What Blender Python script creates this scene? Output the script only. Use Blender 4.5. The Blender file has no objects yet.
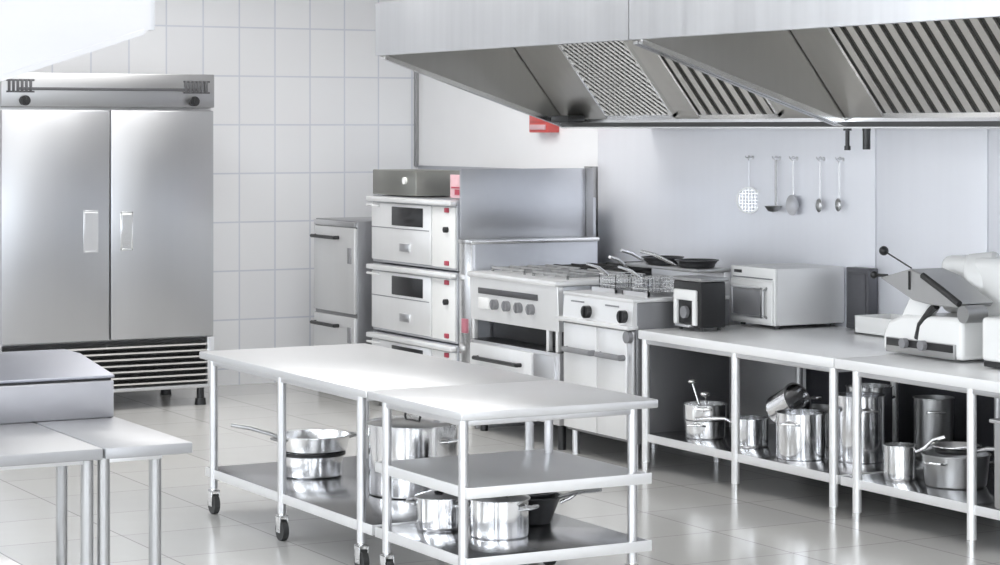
import bpy, bmesh, math, random
from mathutils import Vector, Matrix
random.seed(7)
S = bpy.context.scene
C = S.collection
PI = math.pi

# ------------------------------------------------------------------ camera
cam_d = bpy.data.cameras.new('camera'); cam = bpy.data.objects.new('camera', cam_d); C.objects.link(cam)
cam.location = (0, 0, 1.9)
cam.rotation_euler = (PI/2, 0, -math.atan(1260/2300))
cam_d.sensor_width = 36; cam_d.lens = 2300/1000*36
cam_d.shift_y = -0.155
cam_d.clip_end = 100
S.camera = cam

# ------------------------------------------------------------------ world, lights, exposure
wd = bpy.data.worlds.new('world'); S.world = wd; wd.use_nodes = True
wd.node_tree.nodes['Background'].inputs[0].default_value = (0.85, 0.92, 1, 1)
wd.node_tree.nodes['Background'].inputs[1].default_value = 0.6
S.view_settings.view_transform = 'Standard'; S.view_settings.look = 'None'
S.view_settings.gamma = 1; S.view_settings.use_curve_mapping = False
S.view_settings.exposure = -0.64

def area(name, loc, rot, sx, sy, power, col=(1, 1, 1)):
    l = bpy.data.lights.new(name, 'AREA'); l.shape = 'RECTANGLE'; l.size = sx; l.size_y = sy
    l.energy = power; l.color = col
    o = bpy.data.objects.new(name, l); C.objects.link(o); o.location = loc; o.rotation_euler = rot
    return o
# lamps under the ceiling, one per luminaire row
LAMPS = [(0.2, 2.0, 30), (0.2, 6.0, 25), (0.8, 11.6, 110), (4.4, 1.5, 80), (4.5, 5.4, 45), (4.6, 9.2, 60), (5.3, 13.0, 150)]
for lx, ly, pw in LAMPS:
    area('ceiling_lamp', (lx, ly, 3.36), (0, 0, 0), 2.3, 2.3, pw, (1, 0.99, 0.97))
# added fill lights behind the camera and along the unseen left wall
area('added_wall_light', (2.2, -0.9, 1.75), (PI/2, 0, PI), 4.6, 1.9, 230, (0.86, 0.93, 1))
area('added_wall_light', (-1.4, 6.5, 1.8), (0, -PI/2, 0), 1.9, 11.0, 560, (0.88, 0.94, 1))

# ------------------------------------------------------------------ materials
def nmat(name):
    m = bpy.data.materials.new(name); m.use_nodes = True
    nt = m.node_tree; b = nt.nodes['Principled BSDF']
    return m, nt, b
def simple(name, col, rough=0.5, metal=0.0, noise=0.0, scale=20, spec=None):
    m, nt, b = nmat(name)
    b.inputs['Roughness'].default_value = rough; b.inputs['Metallic'].default_value = metal
    if spec is not None: b.inputs['Specular IOR Level'].default_value = spec
    tc = nt.nodes.new('ShaderNodeTexCoord'); n = nt.nodes.new('ShaderNodeTexNoise'); n.inputs['Scale'].default_value = scale
    nt.links.new(tc.outputs['Object'], n.inputs['Vector'])
    r = nt.nodes.new('ShaderNodeMapRange'); r.inputs[3].default_value = 1-noise; r.inputs[4].default_value = 1+noise
    nt.links.new(n.outputs[0], r.inputs[0])
    mx = nt.nodes.new('ShaderNodeVectorMath'); mx.operation = 'SCALE'; mx.inputs[0].default_value = col
    nt.links.new(r.outputs[0], mx.inputs['Scale']); nt.links.new(mx.outputs[0], b.inputs['Base Color'])
    return m
def steel(name, col=(0.72, 0.72, 0.73), rough=0.34, axis=2, streak=0.05, bump=0.02, big=0.05, metal=1.0):
    """brushed stainless steel; axis = direction of the brushing"""
    m, nt, b = nmat(name); L = nt.links
    b.inputs['Metallic'].default_value = metal
    tc = nt.nodes.new('ShaderNodeTexCoord'); mp = nt.nodes.new('ShaderNodeMapping')
    sc = [18, 18, 18]; sc[axis] = 0.8; mp.inputs['Scale'].default_value = sc
    L.new(tc.outputs['Object'], mp.inputs[0])
    n = nt.nodes.new('ShaderNodeTexNoise'); n.inputs['Scale'].default_value = 1.0; n.inputs['Detail'].default_value = 3
    L.new(mp.outputs[0], n.inputs['Vector'])
    n2 = nt.nodes.new('ShaderNodeTexNoise'); n2.inputs['Scale'].default_value = 2.2; n2.inputs['Detail'].default_value = 2
    L.new(tc.outputs['Object'], n2.inputs['Vector'])
    r = nt.nodes.new('ShaderNodeMapRange'); r.inputs[3].default_value = rough-streak*0.5; r.inputs[4].default_value = rough+streak*0.5
    L.new(n.outputs[0], r.inputs[0]); 
    a = nt.nodes.new('ShaderNodeMath'); a.operation = 'MULTIPLY_ADD'; a.inputs[1].default_value = 0.10; 
    L.new(n2.outputs[0], a.inputs[0]); L.new(r.outputs[0], a.inputs[2])
    sb = nt.nodes.new('ShaderNodeMath'); sb.operation = 'SUBTRACT'; sb.inputs[1].default_value = 0.05; sb.use_clamp = True
    L.new(a.outputs[0], sb.inputs[0]); L.new(sb.outputs[0], b.inputs['Roughness'])
    r2 = nt.nodes.new('ShaderNodeMapRange'); r2.inputs[3].default_value = 1-big; r2.inputs[4].default_value = 1+big
    L.new(n.outputs[0], r2.inputs[0])
    mx = nt.nodes.new('ShaderNodeVectorMath'); mx.operation = 'SCALE'; mx.inputs[0].default_value = col
    L.new(r2.outputs[0], mx.inputs['Scale']); L.new(mx.outputs[0], b.inputs['Base Color'])
    bp = nt.nodes.new('ShaderNodeBump'); bp.inputs['Strength'].default_value = bump*4; bp.inputs['Distance'].default_value = 0.002
    L.new(n2.outputs[0], bp.inputs['Height']); L.new(bp.outputs[0], b.inputs['Normal'])
    return m
def tiles(name, c1, c2, mortar, w, h, ms, rough, plane, bump=0.1, offset=0.0, shift=(0, 0), wob=0.0):
    m, nt, b = nmat(name); L = nt.links
    b.inputs['Roughness'].default_value = rough
    tc = nt.nodes.new('ShaderNodeTexCoord'); sp = nt.nodes.new('ShaderNodeSeparateXYZ'); cb = nt.nodes.new('ShaderNodeCombineXYZ')
    L.new(tc.outputs['Object'], sp.inputs[0])
    for k, ax in enumerate(plane):
        a = nt.nodes.new('ShaderNodeMath'); a.operation = 'ADD'; a.inputs[1].default_value = shift[k]
        L.new(sp.outputs[ax], a.inputs[0]); L.new(a.outputs[0], cb.inputs[k])
    br = nt.nodes.new('ShaderNodeTexBrick'); br.offset = offset; br.inputs['Scale'].default_value = 1
    br.inputs['Color1'].default_value = (*c1, 1); br.inputs['Color2'].default_value = (*c2, 1); br.inputs['Mortar'].default_value = (*mortar, 1)
    br.inputs['Mortar Size'].default_value = ms; br.inputs['Mortar Smooth'].default_value = 0.1
    br.inputs['Brick Width'].default_value = w; br.inputs['Row Height'].default_value = h
    L.new(cb.outputs[0], br.inputs['Vector'])
    L.new(br.outputs['Color'], b.inputs['Base Color'])
    bp = nt.nodes.new('ShaderNodeBump'); bp.invert = True; bp.inputs['Strength'].default_value = bump; bp.inputs['Distance'].default_value = 0.002
    L.new(br.outputs['Fac'], bp.inputs['Height'])
    if wob:
        n = nt.nodes.new('ShaderNodeTexNoise'); n.inputs['Scale'].default_value = 3
        L.new(tc.outputs['Object'], n.inputs['Vector'])
        b2 = nt.nodes.new('ShaderNodeBump'); b2.inputs['Strength'].default_value = wob; b2.inputs['Distance'].default_value = 0.01
        L.new(n.outputs[0], b2.inputs['Height']); L.new(bp.outputs[0], b2.inputs['Normal']); L.new(b2.outputs[0], b.inputs['Normal'])
    else: L.new(bp.outputs[0], b.inputs['Normal'])
    return m
M = {}
M['steel'] = steel('brushed_steel', (0.70, 0.70, 0.71), 0.34, 2)
M['steel_h'] = steel('brushed_steel_sideways', (0.70, 0.70, 0.71), 0.34, 1, streak=0.05, big=0.03)
M['steel_x'] = steel('brushed_steel_across', (0.66, 0.66, 0.67), 0.34, 0, streak=0.05, big=0.03)
M['top'] = steel('worktop_steel', (0.66, 0.66, 0.665), 0.32, 1, streak=0.02, big=0.02, metal=0.6)
M['counter'] = steel('pale_counter_steel', (0.90, 0.90, 0.90), 0.32, 1, streak=0.02, big=0.02, metal=0.35)
M['front'] = steel('pale_front_steel', (0.86, 0.86, 0.86), 0.33, 2, streak=0.0, big=0.02, metal=0.5)
M['headsteel'] = steel('grey_header_steel', (0.42, 0.42, 0.425), 0.33, 0, streak=0.02, big=0.03)
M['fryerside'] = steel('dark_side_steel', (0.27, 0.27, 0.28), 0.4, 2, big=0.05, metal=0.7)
M['bright'] = steel('bright_steel', (0.86, 0.86, 0.86), 0.20, 2, streak=0.05, big=0.02)
M['polish'] = steel('polished_steel', (0.88, 0.88, 0.89), 0.15, 2, streak=0.03, big=0.02, bump=0.005)
M['dim'] = steel('dull_steel', (0.42, 0.42, 0.42), 0.35, 2)
M['clad'] = steel('wall_cladding_steel', (0.90, 0.91, 0.955), 0.38, 2, big=0.02, metal=0.35)
M['cladgrey'] = steel('grey_cladding_steel', (0.56, 0.57, 0.60), 0.36, 1, big=0.03)
M['shadeclad'] = simple('counter_shade_panel', (0.06, 0.06, 0.068), 0.45, 0.2, 0.25, 60)
M['white'] = simple('white_paint', (0.88, 0.88, 0.89), 0.45, 0, 0.02, 5)
M['ceil'] = simple('ceiling_paint', (0.85, 0.85, 0.85), 0.7, 0, 0.02, 5)
M['enamel'] = simple('white_enamel', (0.80, 0.80, 0.79), 0.25, 0, 0.02, 10)
M['black'] = simple('black_plastic', (0.012, 0.012, 0.013), 0.35, 0, 0.1, 30)
M['iron'] = simple('cast_iron', (0.03, 0.03, 0.03), 0.55, 0.3, 0.2, 80)
M['glass'] = simple('dark_oven_glass', (0.012, 0.012, 0.013), 0.3, 0, 0.05, 10)
M['grey'] = simple('grey_plastic', (0.22, 0.22, 0.23), 0.4, 0, 0.05, 20)
M['red'] = simple('red_plastic', (0.38, 0.05, 0.08), 0.4, 0, 0.05, 20)
M['redbox'] = simple('red_painted_metal', (0.62, 0.10, 0.09), 0.35, 0, 0.05, 20)
M['pink'] = simple('faded_red_print', (0.45, 0.16, 0.2), 0.5, 0, 0.1, 20)
M['rubber'] = simple('caster_rubber', (0.05, 0.05, 0.05), 0.6, 0, 0.1, 40)
M['nonstick'] = simple('non_stick_coating', (0.035, 0.035, 0.037), 0.35, 0.2, 0.1, 40)
M['tile'] = tiles('white_wall_tiles', (0.86, 0.865, 0.88), (0.83, 0.835, 0.855), (0.66, 0.68, 0.74), 0.285, 0.36, 0.006, 0.15, (0, 2), 0.3, shift=(0.075, -0.12), wob=0.12)
M['floor'] = tiles('glazed_floor_tiles', (0.62, 0.61, 0.59), (0.58, 0.575, 0.56), (0.38, 0.37, 0.36), 0.62, 0.62, 0.004, 0.17, (0, 1), 0.2, shift=(0.12, 0.3), wob=0.10)

M['fridge'] = steel('refrigerator_steel', (0.50, 0.505, 0.52), 0.315, 2, streak=0.01, big=0.015, bump=0.03)
M['shelf'] = steel('shelf_steel', (0.50, 0.50, 0.51), 0.20, 1, streak=0.06, big=0.03)
M['bluesteel'] = steel('blue_grey_steel', (0.38, 0.39, 0.44), 0.34, 0, big=0.03, streak=0.05)
M['benchtop'] = steel('bench_steel', (0.38, 0.38, 0.39), 0.40, 0, metal=0.6, big=0.03, streak=0.05)
M['unitbody'] = steel('unit_body_steel', (0.48, 0.48, 0.51), 0.38, 0, big=0.03, streak=0.05)
M['fascia'] = steel('hood_fascia_steel', (0.66, 0.67, 0.69), 0.36, 2, streak=0.15, big=0.08, bump=0.03)
M['slat'] = steel('baffle_steel', (0.58, 0.57, 0.55), 0.35, 2, big=0.04)
M['backing'] = simple('dark_filter_back', (0.05, 0.049, 0.045), 0.45, 0.3, 0.2, 30)  # dark sheet behind mesh and slats
M['guttershade'] = simple('dark_gutter_shade', (0.06, 0.06, 0.06), 0.5, 0, 0.1, 30)
M['hoodin'] = steel('hood_inner_steel', (0.50, 0.49, 0.47), 0.35, 2, big=0.06)
M['filterpan'] = steel('filter_bank_steel', (0.36, 0.355, 0.345), 0.35, 2, big=0.06)
M['endwhite'] = steel('pale_satin_steel', (0.68, 0.68, 0.70), 0.35, 0, big=0.02, metal=0.5)
M['olive'] = steel('olive_grey_steel', (0.36, 0.36, 0.33), 0.4, 1)
M['palepink'] = simple('pale_pink_plate', (0.66, 0.42, 0.45), 0.5, 0, 0.1, 20)
M['darkstrip'] = simple('dark_control_strip', (0.09, 0.09, 0.095), 0.3, 0.3, 0.1, 20)
M['grate'] = simple('pale_grey_grate', (0.40, 0.40, 0.40), 0.4, 0.6, 0.2, 60)
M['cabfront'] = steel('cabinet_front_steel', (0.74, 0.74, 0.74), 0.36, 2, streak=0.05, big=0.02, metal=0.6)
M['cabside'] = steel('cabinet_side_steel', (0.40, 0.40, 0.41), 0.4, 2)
M['cabside2'] = steel('grey_tub_steel', (0.5, 0.5, 0.5), 0.4, 2)
M['mwside'] = steel('microwave_case_steel', (0.70, 0.70, 0.70), 0.42, 0, big=0.03, metal=0.3)
M['mwglass'] = simple('microwave_window', (0.26, 0.26, 0.27), 0.25, 0.2, 0.1, 200)
M['darkbox'] = simple('dark_grey_metal', (0.10, 0.10, 0.11), 0.35, 0.4, 0.1, 30)
M['skim'] = steel('skimmer_steel', (0.6, 0.6, 0.62), 0.3, 2)

# ------------------------------------------------------------------ mesh helpers
class MB:
    def __init__(s): s.b = bmesh.new()
    def _x(s, vs, mtx):
        if mtx is not None: bmesh.ops.transform(s.b, matrix=mtx, verts=vs)
    def box(s, x0, x1, y0, y1, z0, z1, bev=0.0, mtx=None, seg=2):
        r = bmesh.ops.create_cube(s.b, size=1)['verts']
        bmesh.ops.scale(s.b, vec=(abs(x1-x0), abs(y1-y0), abs(z1-z0)), verts=r)
        bmesh.ops.translate(s.b, vec=((x0+x1)/2, (y0+y1)/2, (z0+z1)/2), verts=r)
        if bev > 0:
            es = list({e for v in r for e in v.link_edges})
            q = bmesh.ops.bevel(s.b, geom=es, offset=bev, segments=seg, affect='EDGES', profile=0.5)
            r = list({v for f in q['faces'] for v in f.verts} | {v for v in r if v.is_valid})
        s._x(r, mtx); return s
    def cyl(s, p0, p1, r, seg=16, r2=None):
        p0 = Vector(p0); p1 = Vector(p1); d = p1-p0
        v = bmesh.ops.create_cone(s.b, cap_ends=True, segments=seg, radius1=r, radius2=r if r2 is None else r2, depth=d.length)['verts']
        m = Matrix.Translation((p0+p1)/2) @ d.to_track_quat('Z', 'Y').to_matrix().to_4x4()
        bmesh.ops.transform(s.b, matrix=m, verts=v); return s
    def ball(s, p, r, sc=(1, 1, 1), seg=14):
        v = bmesh.ops.create_uvsphere(s.b, u_segments=seg, v_segments=seg//2+2, radius=r)['verts']
        bmesh.ops.scale(s.b, vec=sc, verts=v); bmesh.ops.translate(s.b, vec=p, verts=v); return s
    def lathe(s, prof, seg=40, mtx=None):
        rings = []; new = []
        for (r, z) in prof:
            if r < 1e-5:
                v = s.b.verts.new((0, 0, z)); rings.append([v]); new.append(v)
            else:
                g = [s.b.verts.new((r*math.cos(2*PI*k/seg), r*math.sin(2*PI*k/seg), z)) for k in range(seg)]
                rings.append(g); new += g
        for a, b in zip(rings, rings[1:]):
            if len(a) == 1 and len(b) == 1: continue
            for k in range(seg):
                k2 = (k+1) % seg
                if len(a) == 1: s.b.faces.new((a[0], b[k2], b[k]))
                elif len(b) == 1: s.b.faces.new((a[k], a[k2], b[0]))
                else: s.b.faces.new((a[k], a[k2], b[k2], b[k]))
        s._x(new, mtx); return s
    def tube(s, pts, r, seg=8):
        pts = [Vector(p) for p in pts]; rings = []
        up = None
        for i, p in enumerate(pts):
            t = (pts[min(i+1, len(pts)-1)]-pts[max(i-1, 0)]).normalized()
            if up is None: up = t.orthogonal().normalized()
            up = (up - t*up.dot(t)).normalized(); sd = t.cross(up)
            rr = r[i] if isinstance(r, (list, tuple)) else r
            rings.append([s.b.verts.new(p + (up*math.cos(2*PI*k/seg)+sd*math.sin(2*PI*k/seg))*rr) for k in range(seg)])
        for a, b in zip(rings, rings[1:]):
            for k in range(seg): s.b.faces.new((a[k], a[(k+1) % seg], b[(k+1) % seg], b[k]))
        s.b.faces.new(list(reversed(rings[0]))); s.b.faces.new(rings[-1]); return s
    def prism(s, poly, axis, a, b):
        """poly = 2-D outline in the two other axes (x,z for axis y; y,z for axis x; x,y for axis z)"""
        def pt(u, v, w): return {'x': (w, u, v), 'y': (u, w, v), 'z': (u, v, w)}[axis]
        A = [s.b.verts.new(pt(u, v, a)) for u, v in poly]; B = [s.b.verts.new(pt(u, v, b)) for u, v in poly]
        s.b.faces.new(A); s.b.faces.new(list(reversed(B)))
        n = len(A)
        for k in range(n): s.b.faces.new((A[k], B[k], B[(k+1) % n], A[(k+1) % n]))
        return s
    def obj(s, name, m, parent=None, bevel=0.0):
        bmesh.ops.recalc_face_normals(s.b, faces=s.b.faces[:])
        me = bpy.data.meshes.new(name); s.b.to_mesh(me); s.b.free()
        for p in me.polygons: p.use_smooth = True
        me.set_sharp_from_angle(angle=math.radians(35))
        me.materials.append(M[m] if isinstance(m, str) else m)
        o = bpy.data.objects.new(name, me); C.objects.link(o)
        if bevel:
            bv = o.modifiers.new('bevel', 'BEVEL'); bv.width = bevel; bv.segments = 2; bv.limit_method = 'ANGLE'
        if parent is not None: o.parent = parent
        return o
def B(*a, **k): return MB().box(*a, **k)
def tag(o, label, cat, group=None):
    o['label'] = label; o['category'] = cat
    if group: o['group'] = group
    return o
def thing(name, label, cat, loc=(0, 0, 0), rz=0.0, group=None, rot=None):
    o = bpy.data.objects.new(name, None); C.objects.link(o); o.location = loc
    o.rotation_euler = rot if rot else (0, 0, rz); o.empty_display_size = 0.1
    return tag(o, label, cat, group)
def struct(name, mb, m):
    o = mb.obj(name, m); o['kind'] = 'structure'; return o
def copy_tree(o, parent=None):
    c = o.copy(); C.objects.link(c)
    if parent is not None: c.parent = parent
    for ch in [x for x in bpy.data.objects if x.parent == o]: copy_tree(ch, c)
    return c

# ------------------------------------------------------------------ the room
WX, WY, LX, RY, CZ = 7.95, 15.84, -1.5, -1.0, 3.4
struct('floor', B(LX-0.1, WX+0.1, RY-0.1, WY+0.1, -0.1, 0), 'floor')
struct('ceiling', B(LX-0.1, WX+0.1, RY-0.1, WY+0.1, CZ, CZ+0.1), 'ceil')
struct('wall_back', B(LX-0.1, WX+0.1, WY, WY+0.1, 0, CZ), 'tile')
struct('wall_right', B(WX, WX+0.1, RY, WY, 0, CZ), 'white')
struct('wall_left', B(LX-0.1, LX, RY, WY, 0, CZ), 'white')
struct('wall_front', B(LX, WX, RY-0.1, RY, 0, CZ), 'white')
# steel cladding of the right wall
struct('trim_1', B(WX-0.015, WX, 13.26, 15.80, 0.75, 1.61, 0.003), 'cladgrey')
struct('trim_2', B(WX-0.05, WX, 13.14, 13.25, 0.75, 1.64, 0.004), 'dim')
struct('trim_3', B(WX-0.015, WX, 10.165, 13.13, 0.72, 2.05, 0.003), 'clad')
struct('trim_4', B(WX-0.015, WX, 9.235, 10.155, 0.72, 2.05, 0.003), 'clad')
struct('trim_5', B(WX-0.015, WX, 5.0, 9.225, 0.72, 2.05, 0.003), 'clad')
struct('counter_shade_sheet', B(WX-0.02, WX, 5.0, 10.80, 0.0, 0.70, 0.003), 'shadeclad')  # dark sheet standing in for the shade under the counter
# corner pipe between tiled wall and white wall
struct('trim_7', B(WX-0.03, WX, WY-0.03, WY, 1.6, CZ, 0.005), 'dim')

# ceiling lights (flat housings round the lamps)
first = None
for i, (lx, ly, pw) in enumerate(LAMPS):
    if first is None:
        first = thing('ceiling_light', 'square flush ceiling light with white frame', 'light', (lx, ly, CZ), group='square ceiling lights')
        mb = MB()
        for a in (-1, 1):
            mb.box(a*1.18-0.02, a*1.18+0.02, -1.2, 1.2, -0.05, 0, 0.003)
            mb.box(-1.2, 1.2, a*1.18-0.02, a*1.18+0.02, -0.05, 0, 0.003)
        mb.obj('frame', 'white', first)
    else:
        c = copy_tree(first); c.location = (lx, ly, CZ)

# ------------------------------------------------------------------ two-door refrigerator
def fridge():
    x0, x1, yf, yb = 4.36, 5.85, 14.75, 15.60
    w = x1-x0; cx = (x0+x1)/2
    t = thing('refrigerator', 'tall stainless steel two-door refrigerator against the white tiled wall', 'refrigerator', (cx, yf, 0))
    h = w/2; D = yb-yf
    B(-h, h, 0.05, D, 0.14, 2.262, 0.006).obj('body', 'steel', t)
    # doors
    for sgn, nm in ((-1, 'l'), (1, 'r')):
        a, b = (-h+0.004, -0.006) if sgn < 0 else (0.006, h-0.004)
        d = B(a, b, 0.0, 0.052, 0.475, 2.015, 0.008).obj('door', 'fridge', t)
        hx = (-0.185, -0.082) if sgn < 0 else (0.072, 0.160)
        mb = MB(); z0, z1 = (1.065, 1.350) if sgn < 0 else (1.075, 1.335)
        mb.box(hx[0], hx[1], -0.006, 0.001, z0, z0+0.012, 0.002); mb.box(hx[0], hx[1], -0.006, 0.001, z1-0.012, z1, 0.002)
        mb.box(hx[0], hx[0]+0.012, -0.006, 0.001, z0, z1, 0.002); mb.box(hx[1]-0.012, hx[1], -0.006, 0.001, z0, z1, 0.002)
        mb.prism([(-0.002, z0+0.01), (-0.014, z1-0.02), (-0.002, z1-0.01)], 'x', hx[0]+0.01, hx[1]-0.01)
        q = mb.obj('handle', 'bright' if sgn > 0 else 'steel', d)  # brighter steel on the right handle stands in for the light it catches
    # header with control fascia
    B(-h, h, -0.004, 0.052, 2.035, 2.262, 0.006).obj('header', 'headsteel', t)
    B(-h+0.12, h-0.12, -0.012, -0.004, 2.146, 2.166, 0.002).obj('groove_strip', 'darkstrip', t)
    for sx in (-1, 1):
        mb = MB()
        c0 = sx*(h-0.13)
        for k in range(6):
            mb.box(c0-0.085+k*0.029, c0-0.085+k*0.029+0.018, -0.014, -0.003, 2.135, 2.215, 0.003)
        mb.box(c0-0.095, c0+0.095, -0.008, -0.003, 2.13, 2.142); mb.box(c0-0.095, c0+0.095, -0.008, -0.003, 2.205, 2.218)
        mb.obj('vent', 'darkstrip', t)
        kn = MB().cyl((sx*(h-0.155), -0.004, 2.078), (sx*(h-0.155), -0.040, 2.078), 0.034, 24)
        kn.box(sx*(h-0.155)-0.006, sx*(h-0.155)+0.006, -0.048, -0.036, 2.052, 2.104, 0.003)
        kn.obj('knob', 'black', t)
    # louvred plinth
    B(-h+0.02, h-0.02, 0.03, 0.05, 0.15, 0.465).obj('grille_back', 'black', t)
    for k in range(7):
        z = 0.168+k*0.0415
        MB().prism([(0.0, z), (0.028, z+0.016), (0.028, z+0.028), (-0.006, z+0.012)], 'x', -h+0.01, h-0.05).obj('louvre', 'bright', t)
    B(-h, h, -0.004, 0.05, 0.125, 0.150, 0.004).obj('bottom_rail', 'steel_x', t)
    B(h-0.05, h, -0.002, 0.05, 0.15, 0.47, 0.003).obj('corner_post', 'steel', t)
    for fx in (-h+0.07, h-0.07):
        for fy in (0.08, D-0.10):
            c = MB().cyl((fx, fy, 0.125), (fx, fy, 0.045), 0.026, 14); c.cyl((fx, fy, 0.045), (fx, fy, 0), 0.036, 14, 0.04)
            c.obj('foot', 'black', t)
fridge()

# ------------------------------------------------------------------ tables
def caster(leg, x, y, top=0.125, r=0.048):
    mb = MB()
    mb.cyl((x, y, top+0.012), (x, y, top-0.010), 0.016, 12)
    mb.box(x-0.022, x+0.022, y-0.030, y+0.026, top-0.016, top-0.008, 0.002)
    mb.box(x-0.022, x-0.017, y-0.026, y+0.022, r-0.01, top-0.010, 0.001)
    mb.box(x+0.017, x+0.022, y-0.026, y+0.022, r-0.01, top-0.010, 0.001)
    mb.cyl((x-0.024, y-0.004, r), (x+0.024, y-0.004, r), 0.008, 10)
    mb.obj('caster_fork', 'bright', leg)
    MB().cyl((x-0.014, y-0.004, r), (x+0.014, y-0.004, r), r, 24).obj('caster_wheel', 'rubber', leg)
def table(name, label, x0, x1, y0, y1, h, legs, shelves, cast=False, group=None, top='top', th=0.035, lr=0.02, foot='bright', shelfmat='steel_h', shy=None, legmat='steel'):
    cx, cy = (x0+x1)/2, (y0+y1)/2
    t = thing(name, label, 'table', (cx, cy, 0), group=group)
    a, b, c, d = x0-cx, x1-cx, y0-cy, y1-cy
    B(a, b, c, d, h-th, h, 0.006).obj('tabletop', top, t)
    mb = MB()
    lx = sorted({p[0] for p in legs}); ly = sorted({p[1] for p in legs})
    q = [v-cx for v in (lx[0], lx[-1])]; w = [v-cy for v in (ly[0], ly[-1])]
    for yy in w: mb.box(q[0], q[1], yy-0.012, yy+0.012, h-th-0.025, h-th, 0.002)
    for xx in q: mb.box(xx-0.012, xx+0.012, w[0], w[1], h-th-0.025, h-th, 0.002)
    mb.obj('apron', 'steel_h', t)
    for (px, py) in legs:
        z0 = 0.125 if cast else 0.04
        l = MB().cyl((px-cx, py-cy, z0), (px-cx, py-cy, h-th), lr, 20).obj('leg', legmat, t)
        if cast: caster(l, px-cx, py-cy)
        else: MB().cyl((px-cx, py-cy, 0), (px-cx, py-cy, 0.05), lr*0.95, 16, lr*1.05).obj('foot', foot, l)
    for zs in shelves:
        if zs > 0.4: shelfmat = 'top'
        elif zs < 0.3 and len(shelves) > 1: shelfmat = 'shelf'
        c2, d2 = (c+0.01, d-0.01) if shy is None else (shy[0]-cy, shy[1]-cy)
        sh = B(a+0.035, b-0.035, c2, d2, zs-0.032, zs, 0.004).obj('shelf', shelfmat, t)
        mb = MB().box(a+0.029, a+0.035, c2, d2, zs-0.042, zs+0.002, 0.002)
        mb.box(a+0.029, b-0.03, c2-0.006, c2, zs-0.042, zs+0.002, 0.002)
        mb.obj('shelf_edge', 'front', sh)
    return t
# the long island table and the short square one
table('worktable', 'long stainless steel island table on six caster legs with one low shelf', 4.17, 5.08, 8.79, 10.72, 0.79,
      [(x, y) for x in (4.205, 5.03) for y in (8.91, 9.765, 10.61)], [0.215], cast=True, shelfmat='shelf')
table('worktable', 'short island table on four caster legs with two undershelves, nearest the viewer', 4.17, 5.08, 7.925, 8.775, 0.79,
      [(x, y) for x in (4.205, 4.985) for y in (7.975, 8.66)], [0.215, 0.49], cast=True, shelfmat='shelf')
# the wall counter: two tables end to end
table('wall_counter', 'long white steel wall counter carrying the microwave, pans on its low shelf', 6.79, 7.925, 9.025, 10.805, 0.78,
      [(x, y) for x in (6.82, 7.86) for y in (9.06, 9.90, 10.77)], [0.205], shelfmat='shelf', th=0.05, lr=0.022, top='counter', legmat='front')
table('wall_counter', 'steel wall counter under the food slicer, running out of the picture on the right', 6.79, 7.925, 7.05, 9.015, 0.78,
      [(x, y) for x in (6.82, 7.86) for y in (7.2, 8.04, 8.875)], [0.205], shelfmat='shelf', th=0.05, lr=0.022, top='counter', legmat='front')
# left bench
table('bench', 'low steel bench at the left edge of the room carrying the long cooking unit', 0.9, 2.62, 7.64, 9.05, 0.79,
      [(x, y) for x in (1.0, 2.595) for y in (7.74, 8.98)], [0.25], shy=(8.45, 9.03), top='benchtop', th=0.04, lr=0.022, legmat='dim')
table('side_table', 'narrow steel side table closing the right end of the left bench', 2.628, 2.95, 7.64, 8.90, 0.79,
      [(2.655, 7.74), (2.86, 7.78), (2.86, 8.84)], [], top='benchtop', th=0.04, lr=0.022, legmat='dim')

# long counter-top cooking unit on the left bench
def cooking_unit():
    t = thing('cooking_unit', 'long low steel cooking unit with a sloping lid on the left bench', 'cooker', (2.0, 8.43, 0.79))
    B(-1.1, 0.935, 0.0, 0.60, 0.0, 0.145, 0.008).obj('body', 'unitbody', t)
    B(-1.09, 0.925, 0.01, 0.58, 0.145, 0.153).obj('gasket', 'black', t)
    MB().prism([(-0.008, 0.153), (-0.008, 0.164), (0.40, 0.212), (0.60, 0.212), (0.60, 0.153)], 'x', -1.1, 0.935).obj('lid', 'bluesteel', t, bevel=0.004)
    for x in (-0.75, 0.2):
        MB().tube([(x-0.16, 0.0, 0.10), (x-0.16, -0.03, 0.10), (x+0.16, -0.03, 0.10), (x+0.16, 0.0, 0.10)], 0.008).obj('handle', 'bright', t) if x < 0 else None
cooking_unit()
bw = thing('mixing_bowl', 'white round bowl upturned on the left cooking unit', 'bowl', (2.36, 8.86, 1.005))
MB().lathe([(0.13, 0.0), (0.135, 0.006), (0.125, 0.03), (0.09, 0.052), (0.04, 0.062), (0, 0.063)]).obj('bowl', 'enamel', bw)

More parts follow.
